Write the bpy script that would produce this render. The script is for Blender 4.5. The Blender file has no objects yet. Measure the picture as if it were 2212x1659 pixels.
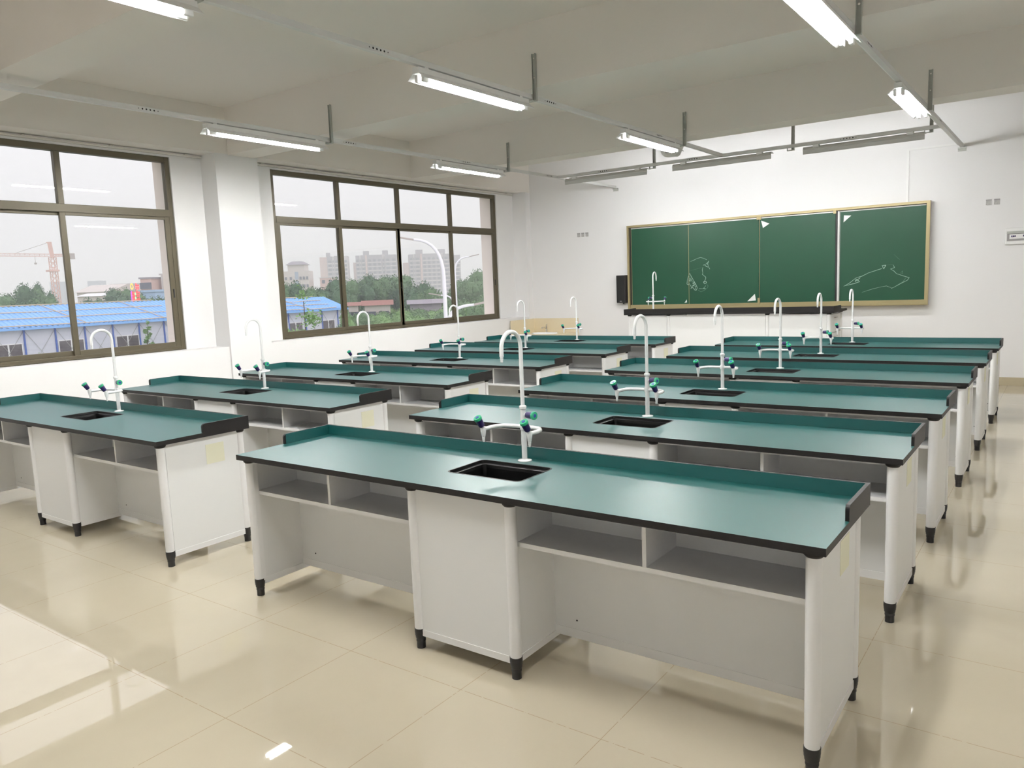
import bpy, bmesh, math, random
from mathutils import Vector, Matrix
PI = math.pi
S = bpy.context.scene
C = S.collection
random.seed(7)

# ------------------------------------------------------------------ camera
cam_d = bpy.data.cameras.new('camera')
cam = bpy.data.objects.new('camera', cam_d); C.objects.link(cam)
yaw, pitch, roll = -0.6283, -0.1278, -0.0399
fw = Vector((math.sin(yaw)*math.cos(pitch), math.cos(yaw)*math.cos(pitch), math.sin(pitch)))
rt = Vector((math.cos(yaw), -math.sin(yaw), 0)); up = rt.cross(fw)
r2 = rt*math.cos(roll)+up*math.sin(roll); u2 = -rt*math.sin(roll)+up*math.cos(roll)
cam.matrix_world = Matrix.Translation((3.5439, -2.3728, 1.6125)) @ Matrix((r2, u2, -fw)).transposed().to_4x4()
cam_d.sensor_width = 36; cam_d.lens = 1667.27*36/2212
cam_d.clip_start = 0.05; cam_d.clip_end = 4000
S.camera = cam
# ------------------------------------------------------------------ sky, exposure
w = bpy.data.worlds.new('overcast_sky'); S.world = w; w.use_nodes = True
bg = w.node_tree.nodes['Background']
bg.inputs[0].default_value = (0.92, 0.895, 0.97, 1); bg.inputs[1].default_value = 1.62
S.view_settings.view_transform = 'Standard'
try: S.view_settings.look = 'None'
except Exception: pass
S.view_settings.gamma = 1; S.view_settings.use_curve_mapping = False
S.view_settings.exposure = 0.16
S.cycles.max_bounces = 10; S.cycles.diffuse_bounces = 8; S.cycles.glossy_bounces = 4
S.cycles.transparent_max_bounces = 16; S.cycles.volume_bounces = 2
S.cycles.sample_clamp_indirect = 6
TUBE = 208.0; BOARD_TUBE = 200.0
WIN = [(-2.08, 2.87), (4.28, 9.23)]
for y0, y1 in WIN:                                     # daylight portals in the two window openings
    l = bpy.data.lights.new('window_portal', 'AREA'); l.shape = 'RECTANGLE'
    l.size = y1-y0; l.size_y = 2.25
    o = bpy.data.objects.new('window_portal', l); C.objects.link(o)
    o.location = (-5.22, (y0+y1)/2, 2.125)
    o.rotation_euler = (PI/2, 0, -PI/2)
    l.cycles.is_portal = True

# ------------------------------------------------------------------ materials
MT = {}
def srgb(r, g, b):
    f = lambda c: (c/255/12.92) if c/255 <= .04045 else ((c/255+.055)/1.055)**2.4
    return (f(r), f(g), f(b), 1)
def mat(name, col, rough=.5, metal=0, bump=0, bscale=200, var=0, vscale=3, spec=.5, emit=None, es=0, coat=0, cr=.1):
    m = bpy.data.materials.new(name); m.use_nodes = True; N = m.node_tree.nodes; L = m.node_tree.links
    b = N['Principled BSDF']
    b.inputs['Base Color'].default_value = col; b.inputs['Roughness'].default_value = rough
    b.inputs['Metallic'].default_value = metal; b.inputs['Specular IOR Level'].default_value = spec
    if coat: b.inputs['Coat Weight'].default_value = coat; b.inputs['Coat Roughness'].default_value = cr
    if emit: b.inputs['Emission Color'].default_value = emit; b.inputs['Emission Strength'].default_value = es
    tc = N.new('ShaderNodeTexCoord')
    if bump:
        n = N.new('ShaderNodeTexNoise'); n.inputs['Scale'].default_value = bscale; n.inputs['Detail'].default_value = 3
        L.new(tc.outputs['Object'], n.inputs['Vector'])
        bp = N.new('ShaderNodeBump'); bp.inputs['Strength'].default_value = bump; bp.inputs['Distance'].default_value = .002
        L.new(n.outputs['Fac'], bp.inputs['Height']); L.new(bp.outputs['Normal'], b.inputs['Normal'])
    if var:
        n = N.new('ShaderNodeTexNoise'); n.inputs['Scale'].default_value = vscale; n.inputs['Detail'].default_value = 5
        L.new(tc.outputs['Object'], n.inputs['Vector'])
        mx = N.new('ShaderNodeMix'); mx.data_type = 'RGBA'
        mx.inputs[6].default_value = tuple(c*(1-var) for c in col[:3])+(1,)
        mx.inputs[7].default_value = tuple(min(1, c*(1+var)) for c in col[:3])+(1,)
        L.new(n.outputs['Fac'], mx.inputs[0]); L.new(mx.outputs[2], b.inputs['Base Color'])
    MT[name] = m
    return m
mat('wall_paint', (.765, .76, .76, 1), .75, bump=.12, bscale=60, var=.015, vscale=1.2)
mat('ceiling_paint', (.80, .765, .725, 1), .8, bump=.1, bscale=50, var=.015, vscale=1)
mat('panel_white', (.81, .815, .81, 1), .38, bump=.05, bscale=500, var=.01)
mat('shelf_grey', (.84, .84, .85, 1), .5, bump=.1, bscale=400, var=.03, vscale=30)
mat('alu_white', (.84, .84, .84, 1), .3, metal=.05, var=.01)
mat('rubber', (.012, .012, .013, 1), .5, bump=.2, bscale=200)
mat('edge_black', (.011, .010, .010, 1), .5, bump=.1, bscale=300, var=.2, vscale=80, spec=.25)
mat('worktop_teal', (.004, .078, .076, 1), .42, var=.06, vscale=2, spec=.5, coat=.42, cr=.36)
mat('sink_black', (.002, .002, .002, 1), .35, spec=.18)
mat('tap_white', (.78, .79, .79, 1), .22, coat=.4, var=.01)
mat('knob_navy', (.022, .012, .085, 1), .35)
mat('knob_green', (.02, .36, .17, 1), .35)
mat('knob_blue', (.02, .05, .28, 1), .4)
mat('sticker', (.80, .79, .62, 1), .6, var=.01)
mat('galvanised', (.42, .43, .40, 1), .5, metal=.2, var=.15, vscale=12)
mat('rail_grey', (.66, .66, .65, 1), .5, metal=.05, var=.04, vscale=5)
mat('hole_dark', (.01, .01, .01, 1), .9)
mat('reflector', (.75, .75, .74, 1), .45, var=.01)
mat('reflector_in', (.9, .9, .9, 1), .4)
mat('off_lamp', (.50, .50, .48, 1), .5, metal=.0, var=.03)
mat('frame_bronze', (.095, .080, .050, 1), .4, metal=.25, var=.06, vscale=3)
mat('ext_pink', (.90, .82, .78, 1), .7, var=.03)
mat('rail_cream', (.62, .60, .55, 1), .5)
mat('board_green', (.009, .057, .029, 1), .36, spec=.35, var=.10, vscale=2.2, bump=.03, bscale=400)
mat('board_frame', (.37, .31, .17, 1), .38, metal=.55, var=.05)
mat('board_dark', (.01, .01, .01, 1), .5)
mat('white_plastic', (.78, .78, .77, 1), .4)
mat('grey_plastic', (.30, .29, .29, 1), .4)
mat('black_plastic', (.022, .019, .019, 1), .45, bump=.1, bscale=500)
mat('film', (.30, .40, .34, 1), .3)
mat('film_faint', (.055, .13, .085, 1), .4)
mat('tile_cream', (.70, .61, .43, 1), .25, var=.03, vscale=4)
mat('baseboard_tile', (.47, .41, .29, 1), .18, var=.06, vscale=4)
mat('chrome', (.75, .74, .72, 1), .12, metal=1)
mat('socket_grey', (.40, .39, .38, 1), .6, var=.4, vscale=40)
# outdoors
mat('roof_blue', (.22, .46, .86, 1), .45, var=.08, vscale=1.5)
mat('shed_blue', (.42, .58, .78, 1), .7)
mat('prefab_wall', (.62, .63, .70, 1), .6, var=.03, vscale=.4)
mat('prefab_blue', (.07, .14, .46, 1), .5)
mat('prefab_glass', (.10, .085, .09, 1), .3, var=.5, vscale=3)
mat('bamboo', (.62, .49, .33, 1), .7, var=.1)
mat('ground', (.20, .24, .13, 1), .95, var=.4, vscale=.05)
mat('asphalt', (.30, .30, .30, 1), .9, var=.05)
mat('leaf_dark', (.085, .165, .080, 1), .7, var=.35, vscale=1.2)
mat('leaf_mid', (.125, .225, .095, 1), .7, var=.35, vscale=1.2)
mat('leaf_bright', (.21, .36, .13, 1), .7, var=.3, vscale=1.5)
mat('bark', (.10, .08, .06, 1), .9, var=.2)
mat('tower_pink', (.70, .48, .42, 1), .8)
mat('tower_grey', (.33, .30, .33, 1), .8, var=.04)
mat('tower_pale', (.62, .57, .56, 1), .8)
mat('tower_window', (.10, .11, .15, 1), .4)
mat('roof_red', (.34, .16, .13, 1), .8, var=.1)
mat('plaster_pale', (.66, .60, .55, 1), .8, var=.04)
mat('crane_red', (.78, .50, .42, 1), .6)
mat('crane_grey', (.45, .40, .36, 1), .7)
mat('lamp_white', (.80, .80, .82, 1), .4)
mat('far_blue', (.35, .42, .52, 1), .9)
for n, c, s in (('neon_red', (1, .02, .03, 1), 2.2), ('neon_yellow', (1, .42, .02, 1), 2.2), ('neon_purple', (.45, .03, 1, 1), 2.4), ('neon_green', (.35, 1, .35, 1), 1.6)):
    mat(n, (.1, .1, .1, 1), .5, emit=c, es=s)
mat('tube_lit', (.9, .9, .9, 1), .3, emit=(.99, .985, .97, 1), es=TUBE)
mat('board_tube_lit', (.9, .9, .9, 1), .3, emit=(.98, .985, 1, 1), es=BOARD_TUBE)

def glass_mat():
    m = bpy.data.materials.new('window_glass'); m.use_nodes = True; N = m.node_tree.nodes; L = m.node_tree.links
    N.clear(); o = N.new('ShaderNodeOutputMaterial'); t = N.new('ShaderNodeBsdfTransparent'); g = N.new('ShaderNodeBsdfGlossy')
    t.inputs[0].default_value = (.97, .97, .97, 1); g.inputs['Roughness'].default_value = .01
    f = N.new('ShaderNodeFresnel'); ge = N.new('ShaderNodeNewGeometry'); mr = N.new('ShaderNodeMapRange')
    mr.inputs[3].default_value = 1.38; mr.inputs[4].default_value = 1/1.38; L.new(ge.outputs['Backfacing'], mr.inputs[0]); L.new(mr.outputs[0], f.inputs[0])
    x = N.new('ShaderNodeMixShader'); L.new(f.outputs[0], x.inputs[0]); L.new(t.outputs[0], x.inputs[1]); L.new(g.outputs[0], x.inputs[2])
    L.new(x.outputs[0], o.inputs[0]); MT['glass'] = m
glass_mat()
def floor_mat():
    m = bpy.data.materials.new('polished_tile'); m.use_nodes = True; N = m.node_tree.nodes; L = m.node_tree.links
    b = N['Principled BSDF']; tc = N.new('ShaderNodeTexCoord'); sp = N.new('ShaderNodeSeparateXYZ'); L.new(tc.outputs['Object'], sp.inputs[0])
    def M(op, a, bb):
        n = N.new('ShaderNodeMath'); n.operation = op
        for i, v in enumerate((a, bb)):
            if isinstance(v, (int, float)): n.inputs[i].default_value = v
            else: L.new(v, n.inputs[i])
        return n.outputs[0]
    P = .6435
    def dist(ax, off):
        k = M('ADD', M('DIVIDE', M('SUBTRACT', sp.outputs[ax], off), P), 100.0)
        fr = M('FRACT', k, 0); return M('MULTIPLY', M('MINIMUM', fr, M('SUBTRACT', 1.0, fr)), P)
    dmin = M('MINIMUM', dist('X', .3245), dist('Y', -.792))
    joint = M('LESS_THAN', dmin, .0013)
    n1 = N.new('ShaderNodeTexNoise'); n1.inputs['Scale'].default_value = 1.6; n1.inputs['Detail'].default_value = 8; n1.inputs['Distortion'].default_value = 1.2
    L.new(tc.outputs['Object'], n1.inputs['Vector'])
    cr = N.new('ShaderNodeMix'); cr.data_type = 'RGBA'
    cr.inputs[6].default_value = (.45, .40, .305, 1); cr.inputs[7].default_value = (.51, .455, .35, 1)
    L.new(n1.outputs['Fac'], cr.inputs[0])
    n2 = N.new('ShaderNodeTexNoise'); n2.inputs['Scale'].default_value = 30; L.new(tc.outputs['Object'], n2.inputs['Vector'])
    jf = M('MULTIPLY', joint, M('GREATER_THAN', n2.outputs['Fac'], .38))
    mx = N.new('ShaderNodeMix'); mx.data_type = 'RGBA'; mx.inputs[7].default_value = (.30, .22, .13, 1)
    L.new(M('MULTIPLY', jf, .75), mx.inputs[0]); L.new(cr.outputs[2], mx.inputs[6])
    L.new(mx.outputs[2], b.inputs['Base Color'])
    b.inputs['Roughness'].default_value = .015; b.inputs['Specular IOR Level'].default_value = 1.0
    MT['floor'] = m
floor_mat()

# ------------------------------------------------------------------ mesh helpers
class MB:
    def __init__(s): s.v = []; s.f = []; s.m = []; s.mats = []; s.cur = 0; s.sm = []
    def use(s, name):
        if name not in s.mats: s.mats.append(name)
        s.cur = s.mats.index(name); return s
    def face(s, ids, smooth=False): s.f.append(ids); s.m.append(s.cur); s.sm.append(smooth)
    def box(s, x0, x1, y0, y1, z0, z1):
        b = len(s.v)
        s.v += [(x0,y0,z0),(x1,y0,z0),(x1,y1,z0),(x0,y1,z0),(x0,y0,z1),(x1,y0,z1),(x1,y1,z1),(x0,y1,z1)]
        for q in ((0,3,2,1),(4,5,6,7),(0,1,5,4),(1,2,6,5),(2,3,7,6),(3,0,4,7)): s.face([b+i for i in q])
        return s
    def rings(s, rings, closed_ends=True, smooth=True):
        n = len(rings[0]); b = len(s.v)
        for r in rings: s.v += [tuple(p) for p in r]
        for k in range(len(rings)-1):
            for i in range(n):
                j = (i+1) % n
                s.face([b+k*n+i, b+k*n+j, b+(k+1)*n+j, b+(k+1)*n+i], smooth)
        if closed_ends:
            s.face([b+i for i in reversed(range(n))]); e = b+(len(rings)-1)*n; s.face([e+i for i in range(n)])
        return s
    def lathe(s, prof, c=(0,0,0), ax=(0,0,1), n=20):
        ax = Vector(ax).normalized(); a = ax.orthogonal().normalized(); bb = ax.cross(a); c = Vector(c)
        return s.rings([[c+ax*h+(a*math.cos(2*PI*i/n)+bb*math.sin(2*PI*i/n))*r for i in range(n)] for r, h in prof])
    def tube(s, pts, r, n=12):
        pts = [Vector(p) for p in pts]; rr = r if isinstance(r, (list, tuple)) else [r]*len(pts)
        t0 = (pts[1]-pts[0]).normalized(); a = t0.orthogonal().normalized(); R = []
        for k, p in enumerate(pts):
            t = (pts[min(k+1, len(pts)-1)]-pts[max(k-1, 0)]).normalized()
            a = (a-t*a.dot(t)).normalized(); b = t.cross(a)
            R.append([p+(a*math.cos(2*PI*i/n)+b*math.sin(2*PI*i/n))*rr[k] for i in range(n)])
        return s.rings(R)
    def bar(s, p, q, w, h=None):                       # rectangular bar between two points
        p = Vector(p); q = Vector(q); h = h or w; t = (q-p).normalized()
        a = t.cross(Vector((0,0,1)));  a = (a.normalized() if a.length > .01 else Vector((1,0,0))); b = t.cross(a)
        return s.rings([[c+a*(w/2)*i+b*(h/2)*j for i, j in ((-1,-1),(1,-1),(1,1),(-1,1))] for c in (p, q)], smooth=False)
    def prism(s, poly, axis, a0, a1):                  # polygon extruded along an axis
        def P(u, v, a): return {'x': (a,u,v), 'y': (u,a,v), 'z': (u,v,a)}[axis]
        return s.rings([[P(u, v, a) for u, v in poly] for a in (a0, a1)], smooth=False)
    def build(s, name, parent=None, fix=True, bevel=0):
        me = bpy.data.meshes.new(name); me.from_pydata(s.v, [], s.f)
        for n in s.mats: me.materials.append(MT[n])
        me.polygons.foreach_set('material_index', s.m); me.polygons.foreach_set('use_smooth', s.sm); me.update()
        if fix:
            bm = bmesh.new(); bm.from_mesh(me); bmesh.ops.recalc_face_normals(bm, faces=bm.faces)
            for e in bm.edges: e.smooth = not (len(e.link_faces) == 2 and e.calc_face_angle(0) > .55)
            bm.to_mesh(me); bm.free()
        o = bpy.data.objects.new(name, me); C.objects.link(o)
        if parent: o.parent = parent
        if bevel:
            md = o.modifiers.new('bevel', 'BEVEL'); md.width = bevel; md.segments = 2; md.limit_method = 'ANGLE'
        return o
def mb(m): return MB().use(m)
def tag(o, label=None, cat=None, group=None, kind=None):
    if label: o['label'] = label
    if cat: o['category'] = cat
    if group: o['group'] = group
    if kind: o['kind'] = kind
    return o
def empty(name, loc=(0,0,0), rz=0):
    o = bpy.data.objects.new(name, None); C.objects.link(o); o.location = loc; o.rotation_euler = (0,0,rz); o.empty_display_size = .1
    return o
def struct(o, label=None):
    o['kind'] = 'structure'
    if label: o['label'] = label
    return o
def copy_tree(o, parent=None):
    c = o.copy(); C.objects.link(c)
    if parent: c.parent = parent
    for ch in [k for k in KIDS.get(o.name, [])]: 
        copy_tree(ch, c)
    return c
KIDS = {}
def index_kids():
    KIDS.clear()
    for o in bpy.data.objects:
        if o.parent: KIDS.setdefault(o.parent.name, []).append(o)

# ------------------------------------------------------------------ room shell
XW, XR, YB, YF, HC, HB = -4.79, 4.30, 9.90, -3.20, 3.85, 3.30
struct(mb('floor').box(-5.09, XR+.2, YF-.2, YB+.2, -.15, 0).build('floor'), 'polished cream square-tiled floor')
struct(mb('ceiling_paint').box(-5.5, XR+.2, YF-.2, YB+.2, HC, HC+.15).build('ceiling'), 'off-white ceiling slab between the beams')
struct(mb('wall_paint').box(XW-.4, XR+.2, YB, YB+.2, 0, HC).build('wall_back'), 'white wall carrying the green chalkboard')
struct(mb('wall_paint').box(-5.5, XR+.2, YF-.2, YF, 0, HC).build('wall_front'))
b = mb('wall_paint')
b.box(XR, XR+.2, YF, 7.95, 0, HC); b.box(XR, XR+.2, 8.85, YB, 0, HC); b.box(XR, XR+.2, 7.95, 8.85, 2.1, HC)
struct(b.build('wall_right'))
b = mb('wall_paint')
b.box(-5.44, -4.82, YF, YB, -.15, .995)                                   # low wall under the windows
for y0, y1 in ((YF, -2.08), (2.87, 4.28), (9.23, YB)): b.box(-5.44, -5.09, y0, y1, .995, 3.25)
b.box(-5.44, -5.09, YF, YB, 3.25, HB+.02)                                 # over the windows

for y0, y1 in ((-3.10, -2.50), (3.27, 3.87), (9.75, YB)): b.box(-5.09, XW, y0, y1, 0, HB+.01)
struct(b.build('wall_left'), 'white window wall with pilasters and deep sills')
struct(mb('ceiling_paint').box(-5.5, XW, YF, YB, HB+.01, HC).build('trim_7'), 'off-white edge beam above the windows')
for i, y0 in enumerate((-2.97, .24, 3.45, 6.67)):
    struct(mb('ceiling_paint').box(XW, XR, y0, y0+.37, HB, HC).build('trim_%d' % (i+1)), 'off-white concrete beam under the ceiling')
b = mb('baseboard_tile').box(-3.8, XR, YB-.012, YB, 0, .11); struct(b.build('baseboard_back'), 'beige tile skirting under the chalkboard wall')
struct(mb('baseboard_tile').box(XR-.012, XR, YF, 7.93, 0, .11).build('baseboard_right'))
struct(mb('baseboard_tile').box(-4.82, -4.808, YF, 9.1, 0, .11).build('baseboard_left'))
# exterior reveals around both openings
b = mb('ext_pink')
for y0, y1 in WIN:
    b.box(-5.46, -5.19, y0-.3, y0+.006, .95, 3.3); b.box(-5.46, -5.19, y1-.006, y1+.3, .95, 3.3)
    b.box(-5.46, -5.19, y0, y1, 3.244, 3.5); b.box(-5.46, -5.19, y0, y1, .90, 1.004)
struct(b.build('trim_5'), 'pinkish outer reveal of the window openings')
# door in the right wall (outside the frame to the right)
d = empty('door_1', (XR, 8.4, 0)); struct(d, 'plain grey door in the right-hand wall')
mb('board_frame').box(-.03, .12, -.45, -.40, 0, 2.1).box(-.03, .12, .40, .45, 0, 2.1).box(-.03, .12, -.40, .40, 2.05, 2.1).build('door_frame', d)
leaf = mb('grey_plastic').box(.03, .07, -.40, .40, .01, 2.05).build('door_leaf', d)
mb('chrome').tube([(.03, -.33, 1.0), (-.02, -.33, 1.0), (-.02, -.21, 1.0)], .01).build('door_handle', leaf)

# ------------------------------------------------------------------ windows
def window(idx, y0, y1, muls):
    r = empty('window_%d' % idx, (-5.14, y0, 1.0)); struct(r, 'bronze aluminium window, the %s' % ('one nearer the camera' if idx == 1 else 'one nearer the chalkboard'))
    W, H = y1-y0, 2.25
    f = mb('frame_bronze'); t = .07
    f.box(-.045, .03, 0, t*.8, 0, H).box(-.045, .03, W-t*.8, W, 0, H)
    f.box(-.045, .03, t*.8, W-t*.8, 0, t*.6).box(-.045, .03, t*.8, W-t*.8, H-t*.9, H)
    f.box(-.045, .035, t*.8, W-t*.8, 1.565, 1.645)                         # transom
    for m_ in muls: f.box(-.035, .025, m_-y0-.03, m_-y0+.03, 1.645, H-t*.9)
    f.build('window_frame', r, bevel=.003)
    tr = mb('frame_bronze').box(.03, .045, .05, W-.05, 0, .012).box(.03, .04, .05, W-.05, 1.56, 1.57); tr.build('window_track', r)
    ed = [y0+.056]+muls+[y1-.056]
    for k in range(4):                                                     # fixed upper lights and sliding lower sashes
        a, c = ed[k]-y0, ed[k+1]-y0
        a1 = a+(.03 if k else 0); c1 = c-(.03 if k < 3 else 0)
        mb('glass').box(-.006, -.001, a1, c1, 1.645, H-t*.9).build('pane', r)
        xo = .012 if k in (0, 3) else -.022
        if idx == 1: xo = .012 if k in (1, 3) else -.022
        s = empty('sash', (xo, 0, 0)); s.parent = r
        a2 = a-(.035 if k else 0); c2 = c+(.035 if k < 3 else 0)
        sf = mb('frame_bronze'); q = .058; z0, z1 = .042, 1.568
        sf.box(-.014, .014, a2, a2+q, z0, z1).box(-.014, .014, c2-q, c2, z0, z1)
        sf.box(-.014, .014, a2+q, c2-q, z0, z0+q*.9).box(-.014, .014, a2+q, c2-q, z1-q*.7, z1)
        bpy.data.objects.remove(s)
        so = sf.build('sash', r, bevel=.002); so.location = (xo, 0, 0)
        mb('glass').box(-.003, .003, a2+q, c2-q, z0+q*.9, z1-q*.7).build('pane', so)
        if k in (1, 3): mb('board_dark').box(.014, .022, c2-q*.62, c2-q*.38, .62, .72).build('sash_latch', so)
window(1, -2.08, 2.87, [-.845, .395, 1.62])
window(2, 4.28, 9.23, [5.455, 6.695, 7.965])
for y0, y1, lab in ((-2.45, 3.26, 'long cream curtain rail above the window nearer the camera'), (3.92, 9.72, 'long cream curtain rail above the window nearer the chalkboard')):
    r = empty('curtain_rail', (-5.09, (y0+y1)/2, 3.27)); L_ = (y1-y0)/2
    tag(r, lab, 'curtain rail', 'curtain rails')
    mb('rail_cream').prism([(0.012, 0), (.045, 0), (.045, .008), (.05, .012), (.05, .022), (.012, .026)], 'y', -L_, L_).build('rail', r)
    for k in range(7): 
        y = -L_+.2+k*(2*L_-.4)/6
        mb('rail_cream').box(0, .052, y-.015, y+.015, .018, .032).build('bracket', r)

# ------------------------------------------------------------------ student benches
BW, BD, BH, ST = 2.973, .6366, .78, .027
def rrect(x0, x1, y0, y1, r, n=5):
    P = []
    for cx, cy, a in ((x1-r, y0+r, -PI/2), (x1-r, y1-r, 0), (x0+r, y1-r, PI/2), (x0+r, y0+r, PI)):
        for i in range(n+1): P.append((cx+r*math.cos(a+i*PI/2/n), cy+r*math.sin(a+i*PI/2/n)))
    return P
SX0, SX1, SY0, SY1 = 1.264, 1.676, .221, .500
def slab_mesh(name, parent):
    bm = bmesh.new(); out = [(0,0),(BW,0),(BW,BD),(0,BD)]; inn = rrect(SX0, SX1, SY0, SY1, .03)
    caps = []
    for z in (BH-ST, BH):
        vo = [bm.verts.new((x,y,z)) for x,y in out]; vi = [bm.verts.new((x,y,z)) for x,y in inn]
        es = [bm.edges.new((vo[i], vo[(i+1)%4])) for i in range(4)]+[bm.edges.new((vi[i], vi[(i+1)%len(vi)])) for i in range(len(vi))]
        bmesh.ops.triangle_fill(bm, edges=es, use_beauty=True); caps.append((vo, vi))
    for g in (0, 1):
        A, B_ = caps[0][g], caps[1][g]; n = len(A)
        for i in range(n): bm.faces.new((A[i], A[(i+1)%n], B_[(i+1)%n], B_[i]))
    bmesh.ops.recalc_face_normals(bm, faces=bm.faces)
    for f in bm.faces: f.material_index = 1 if (f.normal.z > .9 and f.calc_center_median().z > BH-.001) else 0
    me = bpy.data.meshes.new(name); bm.to_mesh(me); bm.free()
    me.materials.append(MT['edge_black']); me.materials.append(MT['worktop_teal'])
    o = bpy.data.objects.new(name, me); C.objects.link(o); o.parent = parent
    return o
def splash(parent, W, D, H, hs, th, teal, ylow):
    z0 = H
    b = MB(); 
    b.use('edge_black')
    b.box(0, W, D-th, D, z0, z0+hs)
    for x0 in (0, W-th):
        P = [(ylow, z0), (D-th, z0), (D-th, z0+hs)]
        r = .018
        P += [(ylow+r-r*math.sin(a), z0+hs-r+r*math.cos(a)) for a in [i*PI/2/5 for i in range(6)]]
        b.prism(P, 'x', x0, x0+th)
    if teal:
        b.use('worktop_teal'); e = .0012
        b.box(th, W-th, D-th-e, D-th, z0+.0005, z0+hs-.001)
        b.box(th, th+e, ylow+.01, D-th-e, z0+.0005, z0+hs-.001); b.box(W-th-e, W-th, ylow+.01, D-th-e, z0+.0005, z0+hs-.001)
    return b.build('backsplash', parent)
def leg(parent, x, y, z0, z1, dirx=0):
    l = mb('alu_white').lathe([(.025, z0+.083), (.025, z1-.018)], (x, y, 0), n=24)
    l.box(x-.006 if dirx >= 0 else x-.025, x+.025 if dirx >= 0 else x+.006, y-.004, y+.024, z0+.083, z1-.018) if dirx else None
    o = l.build('leg', parent)
    mb('rubber').lathe([(.020, z0), (.020, z0+.03), (.022, z0+.034), (.021, z0+.045), (.024, z0+.05), (.024, z0+.058), (.026, z0+.062), (.026, z0+.07), (.027, z0+.074), (.027, z0+.094)], (x, y, 0), n=24).build('foot', o)
    mb('edge_black').lathe([(.026, z1-.02), (.033, z1-.012), (.033, z1-.0005)], (x, y, 0), n=24).build('leg_cap', o)
    return o
def make_bench():
    r = empty('lab_bench')
    slab_mesh('worktop', r)
    splash(r, BW, BD, BH, .056, .014, True, .305)
    # sink basin
    b = mb('sink_black')
    def ring(ins, z): return [(x, y, z) for x, y in rrect(SX0+ins, SX1-ins, SY0+ins, SY1-ins, max(.012, .03-ins*.5))]
    b.rings([ring(-.004, BH-ST-.001), ring(-.0005, BH-ST-.001), ring(-.0005, BH+.0008), ring(.006, BH+.0008), ring(.009, BH-.012), ring(.022, BH-.016), ring(.026, BH-.03), ring(.05, .60), ring(.09, .585)], closed_ends=False, smooth=False)
    bb = len(b.v); b.v += ring(.09, .585); b.face(list(range(bb, bb+24)))
    b.build('sink_basin', r, fix=False)
    LX = (.047, 1.219, 1.750, BW-.047)
    for i, x in enumerate(LX):
        leg(r, x, .049, 0, BH-ST, (1, 1, -1, -1)[i]); leg(r, x, BD-.049, 0, BH-ST)
    for x0, nm in ((.034, 'end_panel'), (BW-.050, 'end_panel')):
        x1 = x0+.016; out = x0-.003 if x0 < 1 else x1
        e = mb('panel_white').box(x0, x1, .072, BD-.072, .088, .742).build(nm, r)
        mb('alu_white').box(x0-.003, x1+.003, .072, BD-.072, .055, .088).build('bottom_rail', e)
        mb('alu_white').box(x0-.003, x1+.003, .072, BD-.072, .736, BH-ST).build('top_rail', e)
    mb('sticker').box(BW-.034, BW-.0325, .335, .462, .572, .696).build('sticker', r)
    c = mb('panel_white')
    c.box(1.232, 1.737, .040, .054, .092, .742)                              # front
    c.box(1.212, 1.226, .072, BD-.072, .092, .742).box(1.743, 1.757, .072, BD-.072, .092, .742)
    c.box(1.226, 1.743, BD-.08, BD-.068, .092, .742).box(1.226, 1.743, .054, BD-.08, .092, .104)
    c = c.build('cabinet', r)
    q = mb('alu_white').box(1.240, 1.730, .037, .057, .062, .092).box(1.209, 1.229, .072, BD-.072, .062, .092).box(1.740, 1.760, .072, BD-.072, .062, .092)
    q.build('bottom_rail', c)
    mb('alu_white').box(.07, 1.2, .040, .056, .738, BH-ST).build('top_rail', r); mb('alu_white').box(1.77, BW-.07, .040, .056, .738, BH-ST).build('top_rail', r)
    for a, e_, dv in ((.050, 1.212, .618), (1.757, BW-.050, 2.318)):
        p = mb('panel_white').box(a, e_, .345, .359, .120, .742)
        p.use('hole_dark').lathe([(.004, 0), (.004, .0012)], (a+.11, .345, .16), (0, -1, 0), 10).lathe([(.004, 0), (.004, .0012)], (e_-.05, .345, .16), (0, -1, 0), 10)
        p = p.build('back_panel', r)
        mb('alu_white').box(a, e_, .341, .362, .080, .120).build('bottom_rail', p)
        s = mb('shelf_grey').box(a, e_, .080, .345, .558, .574).use('alu_white').box(a+.004, e_-.004, .077, .080, .556, .575).build('shelf', r)
        mb('shelf_grey').box(dv, dv+.014, .082, .345, .574, .742).use('alu_white').box(dv-.001, dv+.015, .079, .082, .574, .742).build('divider', r)
    mb('white_plastic').lathe([(.045, 0), (.045, .006), (.026, .01), (.026, .100)], (1.48, .38, 0), n=20).build('drain_pipe', r)
    return r
YR = [0, 1.3229, 2.585, 3.9975, 5.3764, 6.7937]
YL = [-.004, 1.3133, 2.6268, 4.0516, 5.4146, 6.7346]
XL = -3.7458
proto = make_bench()
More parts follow.
